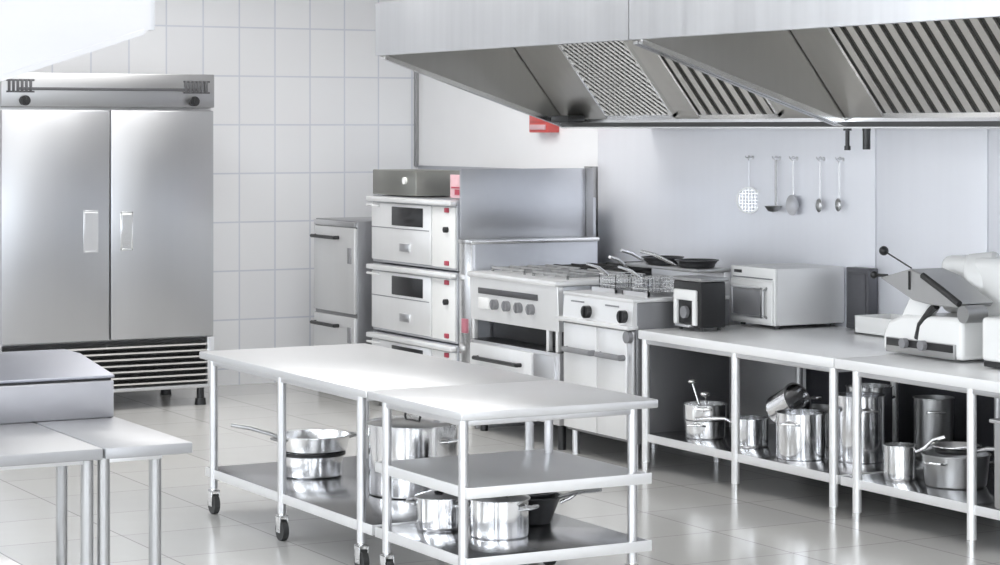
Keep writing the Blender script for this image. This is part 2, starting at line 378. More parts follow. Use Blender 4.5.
# ------------------------------------------------------------------ exhaust hoods
def hood(name, label, loc, mirror, modules, fascia_h, seams, drop=0.44, slope_run=1.32, depth=1.95, end_white=False):
    """local: y runs along the hood, x from the front fascia (0) to the wall (depth), z=0 at trough level"""
    t = thing(name, label, 'hood', loc, rot=(0, 0, 0))
    sx = -1 if mirror else 1
    zt = drop+fascia_h
    def P(poly): return [(sx*a, b) for a, b in poly]
    ya, yb = modules[0][0], modules[-1][1]
    # fascia panels
    ys = [ya]+seams+[yb]
    for a, b in zip(ys, ys[1:]):
        MB().prism(P([(0, drop), (0, zt), (0.02, zt), (0.02, drop+0.014), (0.05, drop+0.014), (0.05, drop)]), 'y', a+0.003, b-0.003).obj('fascia', 'fascia', t)
    MB().prism(P([(0.02, zt-0.012), (0.02, zt), (depth, zt), (depth, zt-0.012)]), 'y', ya, yb).obj('top_plate', 'steel_h', t)
    # rear trough
    MB().prism(P([(slope_run-0.03, -0.005), (slope_run-0.03, 0.05), (slope_run-0.015, 0.05), (slope_run-0.015, 0.010), (depth, 0.010), (depth, -0.005)]), 'y', ya, yb).obj('trough', 'bright', t)
    MB().prism(P([(slope_run-0.036, 0.004), (slope_run-0.036, 0.030), (slope_run-0.03, 0.030), (slope_run-0.03, 0.004)]), 'y', ya+0.02, yb-0.02).obj('gutter_shade', 'guttershade', t)  # dark strip painting in the shadow line along the trough
    MB().prism(P([(depth-0.015, 0.01), (depth-0.015, zt-0.012), (depth, zt-0.012), (depth, 0.01)]), 'y', ya, yb).obj('back_plate', 'steel', t)
    for (a, b) in modules:
        for y0, y1 in ((a+0.001, a+0.016), (b-0.016, b-0.001)):
            pl = MB().prism(P([(0.02, drop+0.001), (0.02, zt-0.012), (depth-0.015, zt-0.012), (depth-0.015, 0.01), (slope_run, 0.0)]), 'y', y0, y1)
            e = pl.obj('end_plate', 'endwhite' if end_white else 'hoodin', t)
            MB().prism(P([(0.054, drop-0.022), (0.054, drop+0.004), (slope_run, 0.024), (slope_run, -0.006)]), 'y', y0-0.012, y1+0.012).obj('edge_strip', 'bright' if not end_white else 'endwhite', e)
    return t, zt

HX, HZ = 5.98, 1.9
RUN = 1.32
hd, hzt = hood('exhaust_hood', 'long stainless steel exhaust hood over the wall counter and stoves', (HX, 0, HZ), False,
           [(5.3, 9.585), (9.615, 12.476)], 0.315, [9.60], drop=0.432, slope_run=RUN, depth=1.95)
# filter banks: sloping planes between trough and front
def filter_bank(root, y0, y1, filters):
    xa, za, xb, zb = RUN-0.01, 0.03, RUN-0.56, 0.73     # trough end and upper end of the sloping bank
    ln = math.hypot(xb-xa, zb-za); ang = math.atan2(zb-za, xb-xa)
    ux, uz = math.cos(ang), math.sin(ang); nx, nz = uz*-1, ux     # n points up/behind or towards the room
    if nx > 0: nx, nz = -nx, -nz                                # towards the room (-x)
    def q(l, n): return (xa+ux*l+nx*n, za+uz*l+nz*n)
    MB().prism([q(0, -0.012), q(ln, -0.012), q(ln, 0), q(0, 0)], 'y', y0, y1).obj('filter_bank', 'hoodin', root)
    for (a, b, kind) in filters:
        mb = MB()
        for aa, bb in ((a, a+0.02), (b-0.02, b)): mb.prism([q(0.05, 0), q(ln-0.02, 0), q(ln-0.02, 0.022), q(0.05, 0.022)], 'y', aa, bb)
        mb.prism([q(0.04, 0), q(0.07, 0), q(0.07, 0.022), q(0.04, 0.022)], 'y', a, b)
        mb.prism([q(ln-0.05, 0), q(ln-0.02, 0), q(ln-0.02, 0.022), q(ln-0.05, 0.022)], 'y', a, b)
        fr = mb.obj('grease_filter', 'bright', root)
        MB().prism([q(0.06, 0.001), q(ln-0.03, 0.001), q(ln-0.03, 0.004), q(0.06, 0.004)], 'y', a+0.01, b-0.01).obj('filter_backing', 'backing', fr)
        mb = MB()
        if kind == 'mesh':
            n = int((b-a)/0.036); L2 = ln-0.10
            step = 0.058
            for dr in (1, -1):
                k = -int(L2/step)-1
                while k*step < (b-a)+L2:
                    # diagonal bar from l=0 to l=L2, y = y_start + dr*l
                    ys = k*step
                    if dr == 1: l0 = max(0, -ys); l1 = min(L2, (b-a-0.03)-ys); Y = lambda l: a+0.015+ys+l
                    else: l0 = max(0, ys-(b-a-0.03)); l1 = min(L2, ys); Y = lambda l: a+0.015+ys-l
                    if l1-l0 > 0.02:
                        p0 = q(0.06+l0, 0.012+dr*0.002); p1 = q(0.06+l1, 0.012+dr*0.002)
                        mb.tube([(p0[0], Y(l0), p0[1]), (p1[0], Y(l1), p1[1])], 0.0085, 4)
                    k += 1
        else:
            n = max(2, int(round((b-a-0.04)/0.105)))
            for k in range(n):
                y = a+0.02+(b-a-0.04)*(k+0.5)/n
                mb.prism([q(0.06, 0.006), q(ln-0.03, 0.006), q(ln-0.03, 0.018), q(0.06, 0.018)], 'y', y-0.028, y+0.028)
        mb.obj('filter_baffle', 'slat', fr)
filter_bank(hd, 9.64, 12.45, [(11.13, 11.88, 'mesh'), (10.1, 10.88, 'slat')])
filter_bank(hd, 5.32, 9.56, [(7.75, 9.22, 'slat'), (6.6, 7.3, 'slat')])
# dark light housing in the far corner of the trough
B(RUN-0.16, RUN-0.04, 12.16, 12.38, 0.03, 0.075, 0.01).obj('lamp_housing', 'black', hd)
for y, r, l in ((9.62, 0.011, 0.10), (9.46, 0.020, 0.095)):
    mb = MB().cyl((RUN+0.03, y, 0.0), (RUN+0.03, y, -l), r, 14)
    mb.cyl((RUN+0.03, y, -l+0.005), (RUN+0.03, y, -l-0.018), r*1.5 if r < 0.015 else r, 14); mb.cyl((RUN+0.03, y, -0.002), (RUN+0.03, y, -0.016), 0.022, 14)
    mb.obj('drain_cock', 'black', hd)

lh, _ = hood('exhaust_hood', 'pale hood end hanging in the top left corner before the refrigerator', (3.786, 0, 1.9), True,
             [(10.3, 13.4)], 0.40, [], drop=0.46, slope_run=1.40, depth=2.9, end_white=True)

# ------------------------------------------------------------------ ovens and cookers along the wall (local: x into the wall, y along it)
XF = 6.78
def deck_oven(z0, h, label, first=False):
    ya, yb = 12.975, 14.225
    t = thing('deck_oven', label, 'oven', (XF, ya, z0), group='stacked deck ovens')
    W = yb-ya
    B(0.02, 1.05, 0.0, W, 0.0, h-0.006, 0.005).obj('body', 'cladgrey', t)
    # door on the left 70 %
    d = B(0.0, 0.022, 0.34, W-0.02, 0.02, h-0.055, 0.006).obj('door', 'front', t)
    B(-0.004, 0.002, W-0.80, W-0.34, h-0.20, h-0.075, 0.003).obj('window', 'glass', d)
    B(-0.003, 0.002, 0.36, W-0.03, h-0.222, h-0.216).obj('panel_seam', 'grey', d)
    mb = MB(); mb.box(-0.012, 0.001, W-0.62, W-0.47, 0.09, 0.145, 0.004); mb.obj('latch', 'steel', d)
    # top lip / handle bar
    mb = MB().box(-0.035, 0.02, 0.0, W, h-0.045, h-0.012, 0.008)
    mb.obj('top_lip', 'front', t)
    MB().tube([(0.0, W-0.06, h-0.075), (-0.05, W-0.06, h-0.07), (-0.05, W-0.14, h-0.07), (0.0, W-0.14, h-0.075)], 0.008).obj('door_handle', 'front', t)
    # control column on the right
    B(0.004, 0.022, 0.01, 0.33, 0.015, h-0.055, 0.005).obj('control_panel', 'enamel', t)
    for yy, zz, m in ((0.11, h-0.075, 'red'), (0.11, h-0.20, 'black'), (0.11, 0.045, 'red')):
        if m == 'black': MB().cyl((0.006, yy, zz), (-0.022, yy, zz), 0.019, 18).obj('knob', 'black', t)
        else: B(-0.010, 0.006, yy-0.024, yy+0.024, zz-0.015, zz+0.015, 0.004).obj('switch', m, t)
    return t
deck_oven(0.985, 0.46, 'top oven of the three stacked steel deck ovens')
deck_oven(0.520, 0.462, 'middle oven of the three stacked steel deck ovens')
deck_oven(0.055, 0.462, 'bottom deck oven of the stack, mostly hidden behind the island table')
base = thing('oven_stand', 'low plinth under the stack of deck ovens', 'stand', (XF, 12.975, 0))
B(0.06, 1.0, 0.02, 1.23, 0.0, 0.055, 0.004).obj('plinth', 'dim', base)
ob = thing('control_box', 'small olive grey steel box with round badge on top of the deck ovens', 'box', (XF, 13.55, 1.446))
B(0.01, 0.36, 0.0, 0.66, 0, 0.168, 0.008).obj('case', 'olive', ob)
MB().cyl((0.01, 0.15, 0.10), (-0.006, 0.15, 0.10), 0.024, 20).obj('badge', 'enamel', ob)


sc = thing('splash_screen', 'grey steel splash screen standing between deck ovens and gas range', 'screen', (6.80, 12.79, 0))
B(0.0, 0.03, 0.0, 0.165, 0.0, 1.165, 0.004).obj('front_strip', 'bright', sc)
B(0.03, 0.93, 0.0, 0.165, 0.0, 1.165, 0.004).obj('spacer_cabinet', 'cladgrey', sc)
B(-0.01, 0.935, -0.02, 0.17, 1.165, 1.190, 0.006).obj('ledge', 'bright', sc)
B(0.0, 0.92, 0.140, 0.160, 1.19, 1.635, 0.003).obj('panel', 'cladgrey', sc)
B(0.92, 0.97, 0.12, 0.165, 1.19, 1.635, 0.004).obj('post', 'cabside', sc)
B(-0.014, 0.002, 0.05, 0.11, 0.60, 0.69, 0.004).obj('warning_plate', 'pink', sc)
wl = thing('warning_sign', 'faded pink and red sign standing on the top deck oven, right corner', 'sign', (6.86, 12.995, 1.446))
B(0.0, 0.012, 0.0, 0.20, 0.0, 0.15, 0.004).obj('plate', 'palepink', wl)
mb = MB(); mb.box(-0.003, 0.001, 0.02, 0.13, 0.02, 0.055); mb.box(-0.003, 0.001, 0.06, 0.18, 0.062, 0.072); mb.obj('print', 'red', wl)

# holding cabinet left of the ovens
cb = thing('holding_cabinet', 'grey steel two-door cabinet between the tiled wall and the deck ovens', 'cabinet', (XF, 14.47, 0))
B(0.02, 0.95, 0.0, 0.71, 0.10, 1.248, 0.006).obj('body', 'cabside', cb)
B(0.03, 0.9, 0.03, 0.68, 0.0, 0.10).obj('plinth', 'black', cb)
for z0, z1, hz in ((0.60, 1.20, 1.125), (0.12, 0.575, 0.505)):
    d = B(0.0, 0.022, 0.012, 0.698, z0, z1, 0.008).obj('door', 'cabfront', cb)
    MB().tube([(0.0, 0.66, hz), (-0.035, 0.66, hz), (-0.035, 0.27, hz), (0.0, 0.27, hz)], 0.013).obj('handle', 'black', d)
    B(-0.012, 0.002, 0.055, 0.105, (z0+z1)/2+0.05, (z0+z1)/2+0.16, 0.004).obj('lock', 'grey', d)
B(0.0, 0.022, 0.012, 0.698, 1.205, 1.240, 0.004).obj('top_rail', 'steel_h', cb)
# ------------------------------------------------------------------ gas range with ovens
def gas_range():
    y0 = 11.655; W = 1.105
    t = thing('gas_range', 'steel gas range with dark control strip beside the deck ovens', 'stove', (XF, y0, 0))
    B(0.03, 1.05, 0.0, W, 0.70, 0.965, 0.005).obj('body', 'cladgrey', t)
    B(-0.03, 1.05, 0.0, W, 0.965, 1.0, 0.012).obj('cooktop', 'front', t)
    f = MB().prism([(-0.01, 0.965), (0.0, 0.70), (0.03, 0.70), (0.03, 0.965)], 'y', 0.004, W-0.004).obj('fascia', 'front', t, bevel=0.003)
    B(-0.016, 0.0, 0.24, 0.98, 0.868, 0.905, 0.003).obj('control_strip', 'darkstrip', t)
    for k in range(4):
        y = 0.31+k*0.15
        mb = MB().cyl((0.0, y, 0.812), (-0.035, y, 0.812), 0.032, 20); mb.box(-0.044, -0.03, y-0.006, y+0.006, 0.785, 0.838, 0.002)
        mb.obj('knob', 'grey', t)
    B(-0.012, 0.0, 0.85, 0.98, 0.775, 0.845, 0.003).obj('name_plate', 'enamel', t)
    # gap with its shade put in as a black box, lower cupboard
    B(0.16, 1.0, 0.004, W-0.004, 0.57, 0.705).obj('gap_shade_box', 'black', t)
    B(0.0, 0.16, 0.01, W-0.01, 0.575, 0.579).obj('drip_tray', 'black', t)
    B(0.0, 0.95, 0.0, W, 0.15, 0.575, 0.006).obj('oven_body', 'steel_h', t)
    d = B(-0.022, 0.0, 0.30, W-0.03, 0.18, 0.555, 0.006).obj('oven_door', 'front', t)
    MB().tube([(-0.02, W-0.14, 0.47), (-0.055, W-0.14, 0.47), (-0.055, 0.42, 0.47), (-0.02, 0.42, 0.47)], 0.013).obj('handle', 'black', d)
    B(-0.018, 0.0, 0.03, 0.27, 0.18, 0.555, 0.005).obj('side_panel', 'steel', t)
    for yy in (0.03, 0.14, W-0.03):
        B(0.0, 0.03, yy-0.014, yy+0.014, 0.57, 0.71, 0.003).obj('bracket', 'front', t)
    for xx in (0.06, 0.88):
        for yy in (0.07, W-0.07): MB().cyl((xx, yy, 0), (xx, yy, 0.15), 0.025, 14).obj('leg', 'black', t)
    for gx in (0.10, 0.55):
        for gy in (0.08, 0.60):
            mb = MB()
            for a in range(4): mb.box(gx+a*0.13, gx+a*0.13+0.014, gy, gy+0.42, 1.016, 1.032, 0.003)
            for a in range(4): mb.box(gx, gx+0.404, gy+a*0.135, gy+a*0.135+0.014, 1.010, 1.026, 0.003)
            for a in (0.0, 0.39):
                for b in (0.0, 0.405): mb.box(gx+a, gx+a+0.014, gy+b, gy+b+0.014, 0.998, 1.02)
            mb.obj('burner_grate', 'grate' if gx < 0.3 else 'iron', t)  # rear grates made darker to give the shadow at the back
            MB().lathe([(0.065, 0.0), (0.065, 0.012), (0.03, 0.018), (0, 0.018)], 20, Matrix.Translation((gx+0.2, gy+0.21, 0.998))).obj('burner', 'iron', t)
gas_range()
# ------------------------------------------------------------------ fryer / boiling unit
def fryer():
    y0 = 10.83; W = 0.765
    t = thing('fryer', 'tall steel fryer cabinet with two round knobs between range and wall counter', 'fryer', (XF, y0, 0))
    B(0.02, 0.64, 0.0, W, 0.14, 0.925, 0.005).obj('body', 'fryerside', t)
    B(-0.01, 0.645, 0.0, W, 0.925, 0.948, 0.008).obj('cooktop', 'front', t)
    MB().prism([(-0.002, 0.925), (-0.012, 0.80), (0.03, 0.80), (0.03, 0.925)], 'y', 0.003, W-0.003).obj('control_panel', 'front', t)
    B(-0.045, 0.03, -0.004, W+0.035, 0.775, 0.800, 0.008).obj('ledge', 'front', t)
    for y in (0.475, 0.085):
        mb = MB().cyl((-0.005, y, 0.845), (-0.040, y, 0.845), 0.036, 22); mb.box(-0.050, -0.036, y-0.007, y+0.007, 0.815, 0.875, 0.003)
        mb.obj('knob', 'black', t)
    for y in (0.60, 0.22): B(-0.011, -0.004, y-0.07, y+0.07, 0.892, 0.900).obj('marking', 'grey', t)
    MB().cyl((-0.005, 0.03, 0.735), (-0.035, 0.03, 0.735), 0.034, 20).obj('thermostat_knob', 'grey', t)
    for a, b in ((0.387, W-0.01), (0.065, 0.380)):
        d = B(-0.012, 0.02, a, b, 0.16, 0.765, 0.006).obj('door', 'front', t)
        MB().tube([(-0.01, b-0.045, 0.615), (-0.040, b-0.045, 0.615), (-0.040, a+0.02, 0.615), (-0.01, a+0.02, 0.615)], 0.017).obj('handle', 'grey', d)
    B(-0.006, 0.02, 0.005, 0.06, 0.16, 0.765, 0.004).obj('side_post', 'steel', t)
    for xx in (0.05, 0.59):
        for yy in (0.05, W-0.05): MB().cyl((xx, yy, 0), (xx, yy, 0.14), 0.022, 14).obj('leg', 'steel', t)
    # oil wells with raised rims
    for a in (0.07, 0.42):
        mb = MB()
        mb.box(0.14, 0.40, a, a+0.012, 0.945, 0.972); mb.box(0.14, 0.40, a+0.268, a+0.28, 0.945, 0.972)
        mb.box(0.14, 0.152, a, a+0.28, 0.945, 0.972); mb.box(0.388, 0.40, a, a+0.28, 0.945, 0.972)
        w = mb.obj('well_rim', 'steel_h', t)
        B(0.15, 0.39, a+0.01, a+0.27, 0.946, 0.951).obj('oil', 'iron', w)
    B(0.60, 0.645, 0.0, W, 0.945, 1.08, 0.006).obj('backguard', 'steel_h', t)
    B(0.42, 0.65, 0.0, W, 1.08, 1.10, 0.004).obj('back_shelf', 'dim', t)
    return t
fryer()
def basket(x, y, label):
    t = thing('fryer_basket', label, 'basket', (x, y, 0.956), group='fryer baskets')
    mb = MB()
    for z in (0.0, 0.03, 0.06, 0.09):
        for (p, q) in (((-0.10, -0.09), (0.10, -0.09)), ((0.10, -0.09), (0.10, 0.09)), ((0.10, 0.09), (-0.10, 0.09)), ((-0.10, 0.09), (-0.10, -0.09))):
            mb.tube([(p[0], p[1], z+0.003), (q[0], q[1], z+0.003)], 0.003, 5)
    for k in range(9):
        u = -0.10+k*0.025
        for yy in (-0.09, 0.09): mb.tube([(u, yy, 0.003), (u, yy, 0.093)], 0.002, 4)
        mb.tube([(u, -0.09, 0.003), (u, 0.09, 0.003)], 0.002, 4)
    for k in range(7):
        v = -0.09+k*0.03
        for xx in (-0.10, 0.10): mb.tube([(xx, v, 0.003), (xx, v, 0.093)], 0.002, 4)
    mb.obj('basket', 'bright', t)
    MB().tube([(-0.10, -0.012, 0.09), (-0.16, -0.012, 0.135), (-0.24, 0, 0.160), (-0.16, 0.012, 0.135), (-0.10, 0.012, 0.09)], 0.007).obj('handle', 'bright', t)
basket(7.05, 11.04, 'wire fryer basket with raised handle on the fryer, right hand one')
basket(7.05, 11.39, 'wire fryer basket with raised handle on the fryer, next to the range')

# ------------------------------------------------------------------ pots and pans
def pot(name, label, x, y, z, r, h, mat='polish', lid=False, ears=2, long_handle=None, ang=0.0, flare=1.0, group=None, rot=None, knob='black', rim=None, handle_mat='bright', loop=True, hl=0.22, hup=0.05):
    t = thing(name, label, name.split('_')[-1] if name != 'stockpot' else 'pot', (x, y, z), group=group, rot=rot or (0, 0, ang))
    R = r*flare; w = 0.004
    prof = [(0, 0), (r*0.93, 0), (r*0.985, 0.006), (r, 0.016), (R, h-0.004), (R+0.006, h-0.002), (R+0.006, h+0.002), (R-w, h+0.002), (r-w, 0.018), (r*0.93, 0.008), (0, 0.008)]
    MB().lathe(prof, 44).obj('body', mat, t)
    if rim: MB().lathe([(R-0.002, h+0.002), (R+0.012, h+0.002), (R+0.012, h+0.018), (R-0.002, h+0.018), (R-0.002, h+0.002)], 44).obj('rim', rim, t)
    if lid:
        l = MB().lathe([(0, h+0.028), (R*0.35, h+0.026), (R*0.8, h+0.014), (R+0.004, h+0.006), (R+0.008, h+0.002), (R+0.004, h+0.0), (R*0.8, h+0.010), (0, h+0.022)], 44).obj('lid', mat, t)
        if loop: MB().tube([(-0.045, 0, h+0.022), (-0.04, 0, h+0.055), (0.04, 0, h+0.055), (0.045, 0, h+0.022)], 0.006).obj('lid_handle', knob, l)
        else: MB().lathe([(0.008, h+0.02), (0.010, h+0.035), (0.024, h+0.042), (0.022, h+0.056), (0, h+0.060)], 20).obj('lid_knob', knob, l)
    if ears:
        hz = h*0.78
        for s2 in (-1, 1):
            MB().tube([(s2*(R-0.003)*0.98, -0.045, hz), (s2*(R+0.035), -0.040, hz+0.006), (s2*(R+0.045), 0, hz+0.008), (s2*(R+0.035), 0.040, hz+0.006), (s2*(R-0.003)*0.98, 0.045, hz)], 0.0065).obj('side_handle', handle_mat, t)
    if long_handle is not None:
        c, s_ = math.cos(long_handle), math.sin(long_handle)
        pts = [(c*(R-0.003), s_*(R-0.003), h-0.03), (c*(R+0.04), s_*(R+0.04), h-0.01), (c*(R+hl*0.6), s_*(R+hl*0.6), h+hup*0.6), (c*(R+hl), s_*(R+hl), h+hup)]
        MB().tube(pts, [0.007, 0.009, 0.011, 0.010], 10).obj('long_handle', handle_mat, t)
    return t
SH = 0.205
# wall counter shelf, left to right
pot('saucepan', 'low shiny saucepan under the wall counter, bottom one of the far left stack', 7.03, 10.50, SH, 0.112, 0.095, 'bright', ears=2, ang=0.6)
pot('saucepan', 'low shiny pan topping the far left stack under the wall counter, ladles standing in it', 7.03, 10.50, SH+0.099, 0.118, 0.085, 'bright', ears=2, ang=0.9)
def utensil(label, base, tip, group=None, name='ladle', bowl=True, m='bright'):
    t = thing(name, label, name, base, group=group)
    v = Vector(tip)-Vector(base)
    MB().tube([(0, 0, 0.02), tuple(v*0.5), tuple(v)], 0.006).obj('handle', m, t)
    mb = MB().ball(tuple(v), 0.026, (1, 1, 0.55)); mb.obj('bowl', m, t)
    return t
utensil('steel spoon leaning out of the far left pan, taller of two', (7.02, 10.50, SH+0.108), (7.00, 10.58, SH+0.30), 'spoons in the far left pan', 'spoon')
utensil('steel spoon leaning right in the far left pan, shorter of two', (7.04, 10.46, SH+0.108), (6.99, 10.44, SH+0.245), 'spoons in the far left pan', 'spoon')
pot('saucepan', 'shiny saucepan just right of the middle leg of the long wall counter', 7.05, 10.10, SH, 0.098, 0.15, 'polish', ears=0, long_handle=2.3, hl=0.2, hup=-0.02)
pot('cooking_pot', 'big shiny two-handled pot under the wall counter beside the second leg', 7.02, 9.60, SH, 0.128, 0.235, 'polish', ears=2, ang=0.5)
pot('saucepan', 'saucepan lying tilted on top of the pots under the wall counter', 7.13, 9.96, SH+0.195, 0.085, 0.17, 'polish', ears=0, long_handle=0, rot=(math.radians(62), 0, math.radians(8)), hl=0.1, hup=-0.02)
pot('cooking_pot', 'dull pot standing behind the shiny saucepan in the far half of the shelf', 7.38, 9.98, SH, 0.13, 0.20, 'dim', ears=2, ang=0.8)
pot('stockpot', 'tall shiny stockpot under the wall counter at the joint of the two counters', 7.23, 9.38, SH, 0.125, 0.335, 'polish', ears=2, ang=1.2)
pot('stockpot', 'shiny tall stockpot half hidden behind the first stockpot', 7.55, 9.72, SH, 0.12, 0.33, 'bright', ears=2, ang=0.2)
pot('stockpot', 'tall dull steel stockpot standing at the back near the small white pot', 7.62, 9.28, SH, 0.10, 0.31, 'dim', ears=2, ang=1.0)
pot('saucepan', 'small shiny saucepan standing at the shelf edge right of the tall stockpot', 7.02, 8.80, SH, 0.078, 0.165, 'bright', ears=0, long_handle=-0.9, hl=0.14, hup=0.05)
pot('cooking_pot', 'wide dull dark pot on the shelf under the food slicer', 7.13, 8.52, SH, 0.145, 0.15, 'dim', ears=2, ang=0.3, flare=1.1)
pot('frying_pan', 'frying pan laid over the wide dull pot under the food slicer', 7.13, 8.52, SH+0.155, 0.10, 0.035, 'bright', ears=0, long_handle=-1.6, hl=0.2, hup=0.02, flare=1.15)
pot('stockpot', 'dull stockpot standing behind the wide pot under the food slicer', 7.60, 8.60, SH, 0.13, 0.26, 'bright', ears=2, ang=0.6)
gb = thing('gastronorm_container', 'tall plain grey steel container at the right edge of the low shelf', 'container', (6.98, 7.70, SH))
mb = MB().box(-0.16, 0.16, -0.20, 0.20, 0.0, 0.40, 0.02); mb.obj('tub', 'cabside2', gb)
B(-0.172, 0.172, -0.212, 0.212, 0.385, 0.402, 0.005).obj('lid', 'steel_h', gb)
# island low shelf
IS = 0.215
pot('saucepan', 'wide low pan at the bottom of the stack under the long island table', 4.56, 10.22, IS, 0.15, 0.10, 'polish', ears=0, rim='black')
pot('frying_pan', 'long-handled pan on top of the stack under the long island table', 4.57, 10.22, IS+0.121, 0.165, 0.075, 'bright', ears=2, long_handle=2.35, hl=0.26, hup=0.03, ang=0, handle_mat='dim', flare=1.05)
pot('stockpot', 'large stockpot with dark rimmed lid under the long island table', 4.74, 9.49, IS, 0.205, 0.325, 'polish', lid=True, ears=2, ang=2.0, rim=None, knob='black')
pot('cooking_pot', 'small lidded pot with dark knob under the short island table, left of the front leg', 4.42, 8.60, IS, 0.098, 0.135, 'polish', lid=True, loop=False, ears=2, ang=-0.9)
pot('cooking_pot', 'lidded pot with loop handle under the short island table, right of the front leg', 4.56, 8.33, IS, 0.122, 0.155, 'polish', lid=True, loop=True, ears=2, ang=2.2)
pot('wok', 'dark flared wok with pale long handles under the short island table', 4.84, 8.55, IS, 0.085, 0.115, 'nonstick', ears=0, long_handle=-0.55, hl=0.22, hup=0.10, flare=1.45)
pot('frying_pan', 'small dark pan nested in the wok with its own handle pointing right', 4.84, 8.55, IS+0.045, 0.075, 0.085, 'nonstick', ears=0, long_handle=-0.95, hl=0.22, hup=0.03, flare=1.35)
# cookware on range and fryer tops
pot('frying_pan', 'dark frying pan on the back shelf of the fryer, nearest the microwave oven', 7.31, 11.00, 1.102, 0.105, 0.04, 'nonstick', ears=0, long_handle=2.6, hl=0.2, hup=0.05, flare=1.15)
pot('frying_pan', 'dark frying pan on the back shelf of the fryer, nearest the gas range', 7.31, 11.36, 1.102, 0.105, 0.04, 'nonstick', ears=0, long_handle=3.3, hl=0.2, hup=0.05, flare=1.15)
pot('frying_pan', 'dark frying pan on the back burner of the gas range', 7.52, 11.90, 1.033, 0.12, 0.04, 'nonstick', ears=0, long_handle=3.5, hl=0.2, hup=0.05, flare=1.15)

# ------------------------------------------------------------------ machines on the wall counter
CT = 0.782
g = thing('coffee_grinder', 'small black counter machine with white front plate left of the microwave', 'grinder', (7.0, 10.50, CT))
B(0.004, 0.17, 0.0, 0.275, 0.018, 0.27, 0.01).obj('body', 'black', g)
B(0.0, 0.19, -0.004, 0.279, 0.27, 0.292, 0.008).obj('top_cover', 'dim', g)
fp = MB(); fp.box(-0.014, 0.006, 0.03, 0.25, 0.165, 0.225, 0.008); fp.box(-0.014, 0.006, 0.03, 0.065, 0.03, 0.17, 0.006); fp.box(-0.014, 0.006, 0.215, 0.25, 0.03, 0.17, 0.006); fp.obj('front_plate', 'enamel', g)
MB().cyl((0.0, 0.14, 0.10), (-0.02, 0.14, 0.10), 0.034, 20).obj('dial', 'grey', g)
B(-0.03, 0.005, 0.07, 0.21, 0.02, 0.035, 0.004).obj('drip_tray', 'steel', g)
for xx in (0.03, 0.15):
    for yy in (0.04, 0.24): MB().cyl((xx, yy, 0), (xx, yy, 0.02), 0.012, 10).obj('foot', 'rubber', g)

mw = thing('microwave_oven', 'white and steel microwave oven on the wall counter', 'microwave', (7.445, 10.425, CT))
MWW, MWD, MWH = 0.43, 0.48, 0.335
B(0.015, MWD, 0.0, MWW, 0.018, MWH, 0.008).obj('case', 'mwside', mw)
B(0.0, 0.016, 0.0, MWW, 0.018, MWH, 0.005).obj('front', 'enamel', mw)
d = B(-0.014, 0.001, 0.01, MWW-0.01, 0.03, 0.262, 0.005).obj('door', 'enamel', mw)
mb = MB().box(-0.018, -0.012, 0.115, MWW-0.045, 0.062, 0.222, 0.004); w = mb.obj('window', 'mwglass', d)
mb = MB()
for a, b, c, e in ((0.10, MWW-0.03, 0.214, 0.226), (0.10, MWW-0.03, 0.055, 0.067)): mb.box(-0.020, -0.012, a, b, c, e, 0.002)
for a, b in ((0.10, 0.116), (MWW-0.046, MWW-0.03)): mb.box(-0.020, -0.012, a, b, 0.055, 0.226, 0.002)
mb.obj('window_frame', 'steel', d)
MB().tube([(-0.012, 0.06, 0.06), (-0.036, 0.06, 0.075), (-0.036, 0.06, 0.21), (-0.012, 0.06, 0.225)], 0.008).obj('handle', 'dim', d)
B(-0.006, 0.002, 0.02, MWW-0.03, 0.272, 0.279).obj('vent_line', 'grey', mw)
B(-0.006, 0.002, MWW-0.11, MWW-0.04, 0.298, 0.315, 0.002).obj('display', 'glass', mw)
for xx in (0.05, 0.43):
    for yy in (0.05, MWW-0.05): MB().cyl((xx, yy, 0), (xx, yy, 0.02), 0.015, 10).obj('foot', 'rubber', mw)

dx = thing('wall_box', 'dark grey box standing against the wall right behind the microwave', 'box', (7.86, 10.13, CT))
B(0.0, 0.07, 0.0, 0.20, 0.0, 0.34, 0.006).obj('case', 'darkbox', dx)
B(-0.006, 0.001, 0.02, 0.18, 0.03, 0.31, 0.004).obj('cover', 'darkbox', dx)
lb = thing('tray', 'low white steel tray against the wall between microwave and food slicer', 'tray', (7.68, 9.60, CT))
mb = MB().box(0.0, 0.25, 0.0, 0.42, 0.0, 0.012, 0.003)
mb.box(0.0, 0.012, 0.0, 0.42, 0.0, 0.10, 0.003).box(0.238, 0.25, 0.0, 0.42, 0.0, 0.10, 0.003).box(0.0, 0.25, 0.0, 0.012, 0.0, 0.10, 0.003).box(0.0, 0.25, 0.408, 0.42, 0.0, 0.10, 0.003)
mb.obj('tray_pan', 'enamel', lb)

